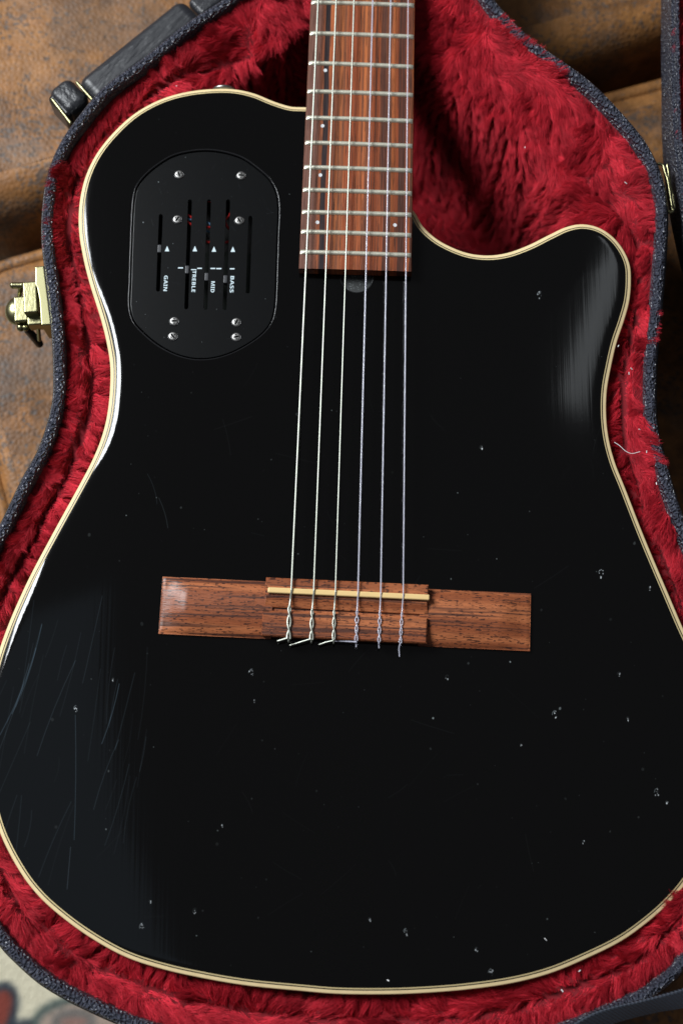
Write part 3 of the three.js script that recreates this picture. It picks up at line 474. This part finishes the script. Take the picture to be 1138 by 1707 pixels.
// strings: three wound, three clear nylon
{
  const wound = std({ color: lin(0.5, 0.52, 0.45), metalness: 0.7, roughness: 0.42 });
  const nylon = phy({ color: lin(0.82, 0.82, 0.93), roughness: 0.12, transmission: 0.55, thickness: 0.002, ior: 1.53 });
  const top = [530.4, 560.3, 590, 621, 651, 680], mid = [507, 541.5, 574.3, 608.9, 642.9, 675.7], sad = [485.6, 522.9, 559, 596.6, 634.4, 671.8], sy = [983.5, 985.4, 987.2, 989, 990.6, 992.4];
  const tieA = [[482.7, 1011], [520.3, 1017], [557, 1017.5], [595, 1018], [633, 1020], [669.5, 1022.5]], tieB = [[481, 1065], [519, 1066.5], [556, 1068], [593.5, 1068], [631.5, 1070], [667, 1072]];
  const rad = [0.00055, 0.00048, 0.00042, 0.00043, 0.0004, 0.00037];
  for (let i = 0; i < 6; i++) {
    const r = rad[i], mat = i < 3 ? wound : nylon;
    const pA = at(sad[i], sy[i], SAD + r), pT = at(top[i], 0, FB + 0.0044);
    const far = pT.clone().add(pT.clone().sub(pA).multiplyScalar(0.42));
    const kA = at(...tieA[i], 0.0087 + r), kB = at(...tieB[i], 0.0087 + r), u = kB.clone().sub(kA), L = u.length(); u.normalize(); const side = v3(-u.z, 0, u.x).negate();
    const g = [tube([far, pA], r, 1, 8), tube([pA.clone().add(v3(0, 0, -0.0004)), pA.clone().add(v3(0, -0.0001, 0.0004)), pA.clone().lerp(kA, 0.5).setY(0.0089), kA], r, 10, 8)];
    const s = part(G, 'string', mergeGeometries(g), mat);
    // the knot: the free end is looped round the string and twisted back on the tie block
    const kn = [], amp = r * 1.35, turns = i < 3 ? [2.1, 2.2, 2.4][i] : 3.2;
    for (const ph of [0, Math.PI]) {
      const q = []; for (let k = 0; k <= 44; k++) { const t = k / 44, a = turns * Math.PI * 2 * t / 2 * 2 * 0.5 + ph + Math.PI / 2, j = i < 3 ? 1 : 1 + 0.5 * (hash2(k, i, 3) - 0.5), w = amp * j * Math.min(1, 0.75 + t) * (t < 0.08 ? 0.4 + t * 7.5 : 1); q.push(kA.clone().addScaledVector(u, L * t).addScaledVector(side, w * Math.sin(a) * 1.15).add(v3(0, r * 0.55 + w * 0.6 * Math.cos(a), 0))); }
      kn.push(tube(q, r * (i < 3 ? 0.92 : 0.8), 70, 7));
    }
    kn.push(ball(kA.clone().add(v3(0, r * 0.7, 0)), r * 1.5));
    // over the back edge of the tie block and into its hole
    kn.push(tube([kB.clone(), kB.clone().addScaledVector(u, 0.0008).add(v3(0, -0.0006, 0)), kB.clone().addScaledVector(u, 0.001).setY(0.006), kB.clone().addScaledVector(u, -0.001).setY(0.0052)], r, 16, 7));
    part(s, 'knot', mergeGeometries(kn), mat);
    const ends = [[[481, 1063], [463, 1068.5]], [[518, 1065], [500, 1070.5], [483.5, 1075.5]], [[555, 1068], [545, 1070], [532, 1074.5]], [[593, 1070], [575, 1069], [553, 1068.5]], [[631, 1070], [631.5, 1080]], [[667, 1072], [665, 1079], [665.5, 1094]]][i];
    part(s, 'string_end', capTube(ends.map(([a, b], k) => at(a, b, 0.0078 - 0.0012 * k)), r * 0.95, 10, 7), mat);
    if (i === 3) part(s, 'string_end', capTube([at(594, 1070, 0.007), at(593.5, 1078, 0.006)], r, 4, 7), mat);
  }
}
// strap button on the upper shoulder
{
  const g = new THREE.LatheGeometry([[0, 0], [0.0068, 0], [0.0072, 0.0006], [0.007, 0.0018], [0.0045, 0.0026], [0.0034, 0.005], [0.0045, 0.0095], [0.0058, 0.0105]].map(p => new THREE.Vector2(...p)), 28);
  g.rotateX(Math.PI / 2); const p = at(374, 145, -0.010); g.translate(p.x, -0.0095, p.z + 0.0025);
  part(G, 'strap_button', g, std({ color: lin(0.3, 0.29, 0.28), metalness: 1, roughness: 0.35 }));
}

// ------------------------------------------------------------------ the case
const K = thing('guitar_case', 'open black pebbled guitar case with red plush lining on the brown sofa', 'guitar case', v3(0, SEAT, 0.03));
const pebble = dataTex(512, 512, (u, v) => { const n = 13, x = u * n, y = v * n, xi = Math.floor(x), yi = Math.floor(y); let a = 9, b = 9; for (let j = -1; j < 2; j++) for (let i = -1; i < 2; i++) { const I = ((xi + i) % n + n) % n, J = ((yi + j) % n + n) % n, dx = xi + i + hash2(I, J, 1) - x, dy = yi + j + hash2(I, J, 2) - y, d = Math.hypot(dx, dy); if (d < a) { b = a; a = d; } else if (d < b) b = d; } const rg = 1 - Math.abs(2 * (0.6 * tnoise(u, v, 11, 21) + 0.4 * tnoise(u, v, 21, 22)) - 1); return 0.55 * clamp((b - a) * 1.5, 0, 1) + 0.6 * rg; }, 1 / 0.028, 1 / 0.028);
const vinyl = phy({ color: lin(0.05, 0.054, 0.075), roughness: 0.3, bumpMap: pebble, bumpScale: 0.0028, specularIntensity: 1 });
const trim = phy({ color: lin(0.006, 0.006, 0.008), roughness: 0.3 });
const RIMY = 0.003;
{
  const pr = arcProfile(RIMW / 2, RIMY, 0.0032, 12).map(([o, y]) => [o - RIMW / 2 - 0.0004, y]); pr.push([-RIMW - 0.0006, -0.02]); pr.unshift([-0.0004, -0.004]);
  part(K, 'rim', sweep(rimOut, pr), vinyl);
  part(K, 'shell', sweep(rimOut, [[-0.006, -0.1275], [-0.001, -0.126], [0.0008, -0.12], [0.0010, -0.008], [0.0006, -0.0022], [-0.0002, -0.0016], [-0.0010, -0.0035]].reverse()), trim);
}
const plush = std({ color: lin(0.16, 0.004, 0.009), roughness: 1 });
// the padded lining: a roll below the rim, then a slope that ends in a deep well round the neck
const liningH = (x, z) => {
  const r = fRim(x, z), g = -fBody(x, z);
  let h = -0.005 - 0.009 * sstep(0.006, 0.036, r) - 0.1 * (x < 0 ? sstep(0.028, 0.039, r) : sstep(0.036, 0.060, r));
  const w = r + Math.max(g, 0); if (w < 0.055) { const t = r / w; h -= 0.0055 * sstep(0.16, 0, Math.abs(t - 0.5)) * sstep(0.055, 0.035, w); }
  h += 0.006 * (fbm(x * 55, z * 55, 3, 51) - 0.5) * sstep(-0.002, 0.01, r);
  h -= 0.003 * sstep(0.014, 0.002, Math.max(g, 0));
  h += 0.0065 * sstep(0.02, 0.0, Math.max(g, 0)) * sstep(0.02, 0.16, x) * sstep(0.06, 0.17, z);          // pushed up against the lower right edge
  return h;
};
const liningMask = (x, z) => Math.min(fRim(x, z) + 0.0012, (z > -0.39 ? -fBody(x, z) : 1) + 0.004);
part(K, 'lining', sheet(liningMask, -0.262, -0.5, 0.262, 0.35, 0.003, liningH), plush);
// ------------------------------------------------------------------ pile
function lockGeo(seed, hairs, spread, gather) {
  const R = (s => () => { s = Math.imul(s ^ s >>> 15, 2246822519) + 0x9E3779B9 | 0; return ((s ^ s >>> 13) >>> 0) / 4294967296; })(seed), pos = [], idx = [], nor = [];
  for (let h = 0; h < hairs; h++) {
    const a = R() * 6.283, q = Math.sqrt(R()) * spread, rx = q * Math.cos(a), rz = q * Math.sin(a), len = 0.68 + R() * 0.42, bend = 0.15 + R() * 0.35, tw = (R() - 0.5) * 0.30, wd = 0.006 + R() * 0.005, ta = R() * 6.283, n = 4;
    for (let k = 0; k <= n; k++) {
      const t = k / n, y = len * t, cx = rx * (1 - gather * t) + bend * t * t, cz = rz * (1 - gather * t) + tw * t * t + 0.03 * Math.sin(t * 7 + a), w = wd * (1 - 0.8 * t * t);
      pos.push(cx - w * Math.cos(ta), y, cz - w * Math.sin(ta), cx + w * Math.cos(ta), y, cz + w * Math.sin(ta));
      for (let s = -1; s < 2; s += 2) { const N = v3(s * 0.7 * Math.cos(ta) - Math.sin(ta) * 0.7, 0.25, s * 0.7 * Math.sin(ta) + Math.cos(ta) * 0.7).normalize(); nor.push(N.x, N.y, N.z); }
      if (k < n) { const b = pos.length / 3 - 2; idx.push(b, b + 1, b + 2, b + 2, b + 1, b + 3); }
    }
  }
  const g = new THREE.BufferGeometry(); g.setAttribute('position', new THREE.Float32BufferAttribute(pos, 3)); g.setAttribute('normal', new THREE.Float32BufferAttribute(nor, 3)); g.setIndex(idx); return g;
}
const locks = [lockGeo(11, 32, 0.16, 0.6), lockGeo(23, 34, 0.18, 0.45), lockGeo(37, 30, 0.14, 0.7), lockGeo(53, 32, 0.21, 0.35)];
const hairMat = phy({ color: lin(1, 1, 1), roughness: 0.55, specularIntensity: 0.5, side: THREE.DoubleSide });
function pile(parent, list) {                                     // list of [point, growth direction, sideways bend, length, shade]
  const by = locks.map(() => []); list.forEach(l => by[Math.floor(rnd() * locks.length)].push(l));
  const M = new THREE.Matrix4(), c = new THREE.Color(), o = rootOf(parent);
  by.forEach((L, k) => {
    const im = new THREE.InstancedMesh(locks[k], hairMat, L.length); im.name = numbered('plush_pile'); im.userData.kind = 'stuff'; im.castShadow = im.receiveShadow = true;
    L.forEach(([p, g, b, len, sh], i) => {
      const X = b.clone().addScaledVector(g, -b.dot(g)).normalize(), Z = X.clone().cross(g);
      M.makeBasis(X.multiplyScalar(len), g.clone().multiplyScalar(len), Z.multiplyScalar(len)); M.setPosition(p.x - o.x, p.y - o.y, p.z - o.z);
      im.setMatrixAt(i, M); im.setColorAt(i, c.setRGB(Math.min(0.92, 0.76 * sh), 0.016 * sh + 0.018 * sh * sh, 0.036 * sh + 0.022 * sh * sh));
    });
    parent.add(im);
  });
}
{
  // where tufts hang over the rim
  const spill = (x, z) => sstep(0.47, 0.58, fbm(x * 30, z * 26, 3, 68)) * (x > 0 ? Math.max(sstep(-0.125, -0.11, z) * sstep(0.02, 0.0, z), sstep(-0.225, -0.24, z)) : sstep(-0.23, -0.2, z) * sstep(-0.05, -0.08, z));
  const list = [], S = 0.0011, e = 0.003; let tone = 0.5;
  const cell = (x, z) => {                                          // the tuft that a spot belongs to
    const k = 0.0042, u = x / k + 1.6 * fbm(x * 50, z * 50, 2, 7), v = z / k * 0.75 + 1.6 * fbm(x * 50, z * 50, 2, 8), ui = Math.floor(u), vi = Math.floor(v); let b = 9, r;
    for (let j = -1; j < 2; j++) for (let i = -1; i < 2; i++) { const I = ui + i, J = vi + j, du = I + hash2(I, J, 1) - u, dv = J + hash2(I, J, 2) - v, d = du * du + dv * dv; if (d < b) { b = d; r = [x + du * k, z + dv * k / 0.75, hash2(I, J, 3), hash2(I, J, 4), hash2(I, J, 5)]; } }
    return r;
  };
  for (let z = -0.53; z < 0.35; z += S) for (let x = -0.262; x < 0.262; x += S) {
    const px = x + (rnd() - 0.5) * S * 1.6, pz = z + (rnd() - 0.5) * S * 1.6, r = fRim(px, pz); if (r < 0.0002 || r > 0.12) continue;
    const g = pz > -0.39 ? -fBody(px, pz) : 1; if (g < 0.0012) continue;
    if (px < -0.235 || px > 0.235 || pz > 0.335) continue;
    const nx = -(liningH(px + e, pz) - liningH(px - e, pz)) / (2 * e), nz = -(liningH(px, pz + e) - liningH(px, pz - e)) / (2 * e), n = v3(nx, 1, nz).normalize();
    const gr = v3(fRim(px + e, pz) - fRim(px - e, pz), 0, fRim(px, pz + e) - fRim(px, pz - e)).normalize();      // away from the rim
    const w = r + g, t = r / w;
    // combed away from the furrow in the middle of a strip; down the slope in the wide parts
    let f = gr.clone().multiplyScalar(w < 0.06 ? (t < 0.5 ? -0.85 : 0.75) : lerp(-0.2, 0.9, sstep(0.0, 0.02, r)));
    const tan = v3(-gr.z, 0, gr.x); f.addScaledVector(tan, (px < 0 ? 0.75 : -0.75) * (0.6 + 0.8 * (fbm(px * 30, pz * 30, 2, 71) - 0.5)));
    const an = (fbm(px * 42, pz * 42, 3, 61) - 0.5) * 4.2 + (vnoise(px * 160, pz * 160, 5) - 0.5) * 1.1, c = Math.cos(an), s = Math.sin(an);
    f.set(f.x * c - f.z * s, 0, f.x * s + f.z * c).normalize();
    const clump = fbm(px * 75, pz * 75, 3, 65);
    { const q = cell(px, pz); f.x += (q[0] - px) * 120 + (q[2] - 0.5) * 0.7; f.z += (q[1] - pz) * 120 + (q[3] - 0.5) * 0.7; f.normalize(); tone = q[4]; }
    let lean = 0.72 + 0.4 * (clump - 0.5) + (rnd() - 0.5) * 0.16 + 0.22 * (tone - 0.5), len = 0.005 + 0.0042 * fbm(px * 60 + 9, pz * 60, 2, 66) + 0.0018 * rnd();
    if (r < 0.006) { const over = spill(px, pz) * (1 - sstep(0.003, 0.006, r) * 0.4); f.addScaledVector(gr, lerp(1.1, -0.7, over)).normalize(); len *= lerp(0.66, 0.85, over); }
    if (g < 0.007) { len *= px > 0.02 && pz > 0.12 ? 0.8 : 0.55; f.addScaledVector(gr, -0.5).normalize(); }
    const top = r < 0.006 ? spill(px, pz) * (1 - r / 0.006) : 0; lean -= 0.3 * top;
    const grow = n.clone().multiplyScalar(1 - lean * 0.72).addScaledVector(f, lean).normalize();
    const p = v3(px, liningH(px, pz) - 0.001 + 0.006 * top, pz);
    list.push([p, grow, f.clone().add(v3((rnd() - 0.5) * 0.8, -0.35, (rnd() - 0.5) * 0.8)), len, 0.6 + 0.35 * rnd() + 0.5 * (clump - 0.5) + 0.4 * (tone - 0.5)]);
  }
  pile(K, list);
  console.log('locks', list.length);
}
// lid, opened out to the right
{
  const lid = new THREE.Group(); lid.name = 'lid'; lid.position.set(0.2, 0, 0); K.add(lid); lid.userData.label = 'opened lid of the case, red plush inside';
  const LP = smooth(pairs([1126, -330, 1125, -150, 1125, 0, 1126, 100, 1127, 170, 1131, 240, 1139, 300, 1153, 370, 1174, 450, 1200, 540, 1270, 600, 1370, 630, 1470, 600, 1530, 500, 1560, 300, 1570, 0, 1565, -300, 1500, -420, 1330, -450, 1170, -420], 0.004), 300);
  const pr = arcProfile(0.0011, 0.006, 0.0018, 10).map(([o, y]) => [o - 0.0011, y]);
  part(lid, 'lid_rim', sweep(LP, [[0, -0.004], ...pr, [-0.0023, -0.01]]), vinyl);
  part(lid, 'lid_shell', sweep(LP, [[-0.06, -0.12], [-0.03, -0.1], [-0.012, -0.066], [-0.0005, -0.036], [0.0008, -0.003], [-0.0006, -0.001], [-0.001, -0.004]].reverse()), vinyl);
  const S = sdfPoly(rimOff(LP, -0.0023)), H = (x, z) => -0.0005 - 0.01 * sstep(0.0, 0.04, S(x, z));
  part(lid, 'lid_lining', sheet(S, 0.17, -0.46, 0.38, -0.02, 0.006, H), plush);
  const list = [];
  for (let i = 0; i < 9000; i++) {
    const z = -0.46 + rnd() * 0.42, x = 0.17 + rnd() * 0.16, d = S(x, z); if (d < 0.002) continue;
    const f = v3(Math.cos(i) * 0.5 + 0.25, 0, Math.sin(i) * 0.5 + 0.6).normalize();
    list.push([v3(x, H(x, z) - 0.001, z), v3(0, 0.5, 0).add(f.clone().multiplyScalar(0.7)).normalize(), f, 0.008 + 0.005 * rnd(), 0.6 + 0.5 * rnd()]);
  }
  pile(lid, list);
}
// brass fittings
const brass = std({ color: lin(0.27, 0.255, 0.14), metalness: 1, roughness: 0.3, bumpMap: dataTex(128, 128, (u, v) => fbm(u * 9, v * 9, 3, 44)), bumpScale: 0.00004 });
const slab = (x0, y0, x1, y1, top, thick, r, rot = 0) => { const a = at(x0, y0, top), b = at(x1, y1, top), g = new RoundedBoxGeometry(Math.abs(b.x - a.x), thick, Math.abs(b.z - a.z), 3, r); g.rotateY(rot); g.translate((a.x + b.x) / 2, top - thick / 2, (a.z + b.z) / 2); return g; };
{
  const latch = new THREE.Group(); latch.name = 'latch'; latch.position.set(-0.16, 0.09, -0.16); K.add(latch);
  const R = 0.085;
  // back plate with a notch, seen edge-on against the shell
  const ps = [[60, 446], [73, 444], [85, 541], [70, 542], [67, 500], [63, 480], [60, 474]].map(([a, b]) => at(a, b, -0.012)), sh = new THREE.Shape(ps.map(p => new THREE.Vector2(p.x, -p.z)));
  const bp = new THREE.ExtrudeGeometry(sh, { depth: 0.022, bevelEnabled: true, bevelThickness: 0.0006, bevelSize: 0.0006, bevelOffset: -0.0004, bevelSegments: 3 }); bp.rotateX(-Math.PI / 2); bp.translate(0, -0.034, 0);
  part(latch, 'back_plate', bp, brass);
  part(latch, 'hasp', slab(40, 469, 61, 521, -0.013, 0.012, 0.0009, R), brass);
  part(latch, 'hasp_arm', slab(46, 520, 69, 541, -0.02, 0.01, 0.0008, R), brass);
  // domed lever
  const lv = new THREE.SphereGeometry(1, 28, 16, 0, Math.PI * 2, 0, Math.PI / 2); const lc = at(28, 514, -0.022); lv.scale(0.0074, 0.0052, 0.0084); lv.translate(lc.x, -0.0265, lc.z);
  const lb = slab(24, 493, 46, 536, -0.0205, 0.007, 0.0012, R);
  part(latch, 'lever', mergeGeometries([lv.toNonIndexed(), lb.index ? lb.toNonIndexed() : lb].map(q => { for (const k of Object.keys(q.attributes)) if (!['position', 'normal', 'uv'].includes(k)) q.deleteAttribute(k); return q; })), brass);
  part(latch, 'bail', capTube([at(33, 492, -0.026), at(33, 477, -0.020), at(23, 476, -0.020)], 0.0014, 12, 8), brass);
  part(latch, 'bail', capTube([at(37, 476, -0.020), at(22, 476, -0.020)], 0.0019, 6, 10), brass);
  part(latch, 'rivet', mergeGeometries([ball(at(35, 546, -0.026), 0.0024), ball(at(43, 546, -0.026), 0.0022)]), brass);
  part(latch, 'pin', capTube([at(64, 543, -0.026), at(66, 566, -0.04)], 0.0012, 6, 8), brass);
  const spring = capTube([at(47, 550, -0.034), at(66, 573, -0.05)], 0.0024, 6, 10); part(latch, 'pivot', spring, std({ color: lin(0.02, 0.018, 0.015), roughness: 0.4 }));
}
{
  const hinge = new THREE.Group(); hinge.name = 'hinge'; hinge.position.set(0.17, 0.1, -0.15); K.add(hinge);
  const leaf = (pts, top, t) => { const g = capTube(pts.map(([a, b]) => at(a, b, top)), t, 20, 8); return g; };
  part(hinge, 'hinge_leaf', leaf([[1097, 273], [1104, 275], [1107, 285], [1112, 300], [1116, 325], [1119, 343]], -0.004, 0.00085), brass);
  part(hinge, 'hinge_leaf', leaf([[1111, 275], [1113, 286], [1116, 310], [1121, 330], [1123, 346]], -0.006, 0.0009), brass);
  part(hinge, 'hinge_knuckle', leaf([[1119, 347], [1121, 351], [1116, 354], [1113, 352]], -0.004, 0.00095), brass);
}
// leather handle on the shell's upper left side
{
  const h = new THREE.Group(); h.name = 'handle'; h.position.set(-0.15, 0.085, -0.22); K.add(h);
  const hl = phy({ color: lin(0.016, 0.017, 0.021), roughness: 0.42, bumpMap: dataTex(256, 256, (u, v) => fbm(u * 8, v * 8, 4, 15)), bumpScale: 0.0005 });
  const a = at(146, 158, -0.02), b = at(322, 16, -0.02), u = b.clone().sub(a), L = u.length(); u.normalize();
  const box = (w, t, d, r) => new RoundedBoxGeometry(w, t, d, 5, r), ang = Math.atan2(-u.z, u.x);
  const put = (g, c) => { g.rotateY(ang); g.translate(c.x, c.y, c.z); return g; };
  part(h, 'grip', put(box(L, 0.014, 0.021, 0.0065), a.clone().lerp(b, 0.5).setY(-0.024)), hl);
  part(h, 'grip_end', put(box(0.03, 0.008, 0.014, 0.003), b.clone().addScaledVector(u, 0.016).setY(-0.024)), hl);
  const c = at(117, 166, -0.018), q = u.clone().multiplyScalar(0);
  part(h, 'handle_loop', put(box(0.0165, 0.019, 0.021, 0.0055), at(116, 163, -0.022).setY(-0.0275)), hl);
  part(h, 'handle_ring', capTube([at(129, 138, -0.017), at(154, 166, -0.017)], 0.0010, 4, 8), brass);
  part(h, 'handle_ring', capTube([at(88, 166, -0.017), at(118, 205, -0.017)], 0.0010, 4, 8), brass);
  part(h, 'handle_post', put(box(0.006, 0.02, 0.018, 0.003), at(106, 188, -0.03)), trim);
}
// webbing strap that holds the lid
{
  const topE = smooth([[1330, 1560], [1230, 1618], [1138, 1650], [1100, 1661], [1060, 1671], [1020, 1680], [985, 1692], [950, 1714], [930, 1740]].map(([a, b]) => at(a, b, 0.008)), 60, false);
  const lowE = smooth([[1340, 1600], [1240, 1655], [1138, 1681], [1100, 1687], [1060, 1696], [1028, 1705], [1000, 1716], [965, 1736], [940, 1760]].map(([a, b]) => at(a, b, 0.0)), 60, false);
  const pos = [], uv = [], idx = []; let len = 0;
  for (let i = 0; i <= 60; i++) {
    if (i) len += topE[i].distanceTo(topE[i - 1]); const w = lowE[i].clone().sub(topE[i]), n = v3(0, 1, 0).cross(w).cross(w).normalize().multiplyScalar(0.0012); if (n.y > 0) n.negate();
    const r = [topE[i], topE[i].clone().addScaledVector(w, 0.06).addScaledVector(n, -0.35), topE[i].clone().addScaledVector(w, 0.94).addScaledVector(n, -0.35), lowE[i], lowE[i].clone().add(n), topE[i].clone().add(n), topE[i]];
    r.forEach((p, k) => { pos.push(p.x, p.y, p.z); uv.push(len, [0, 0.1, 0.9, 1, 1.1, 1.9, 2][k] * 0.012); });
  }
  for (let i = 0; i < 60; i++) for (let k = 0; k < 6; k++) { const a = i * 7 + k, b = a + 7; idx.push(a, b, a + 1, b, b + 1, a + 1); }
  const g = new THREE.BufferGeometry(); g.setAttribute('position', new THREE.Float32BufferAttribute(pos, 3)); g.setAttribute('uv', new THREE.Float32BufferAttribute(uv, 2)); g.setIndex(idx); g.computeVertexNormals();
  const rib = dataTex(128, 128, (u, v) => 0.5 + 0.5 * Math.sin((u * 4 + v * 3) * 6.2832) + 0.25 * tnoise(u, v, 32, 3), 1 / 0.008, 1 / 0.012);
  part(K, 'lid_strap', g, phy({ color: lin(0.045, 0.055, 0.075), roughness: 0.6, bumpMap: rib, bumpScale: 0.0003, side: THREE.DoubleSide }), 'dark blue ribbed webbing strap');
}
// lint caught in the pile
{
  const g = []; for (const [px, py] of [[296, 150], [1041, 312], [1045, 628], [1027, 582], [1063, 720], [1090, 808], [964, 1616], [908, 1566], [933, 1648], [645, 1632], [873, 251], [1074, 758], [1050, 620]]) { const p = at(px, py, -0.001), q = p.clone().add(v3((rnd() - 0.5) * 0.002, 0.0004, (rnd() - 0.5) * 0.002)); g.push(capTube([p.setY(0.0035), q.setY(0.004)], 0.00028, 2, 5)); }
  g.push(tube([[1023, 737], [1032, 743], [1042, 752], [1052, 756], [1066, 753]].map(([a, b]) => at(a, b, 0.004)), 0.00016, 20, 5));
  part(K, 'lint', mergeGeometries(g), std({ color: lin(0.8, 0.8, 0.8), roughness: 1 }), null, 'stuff');
}
renderer.render(scene, camera);
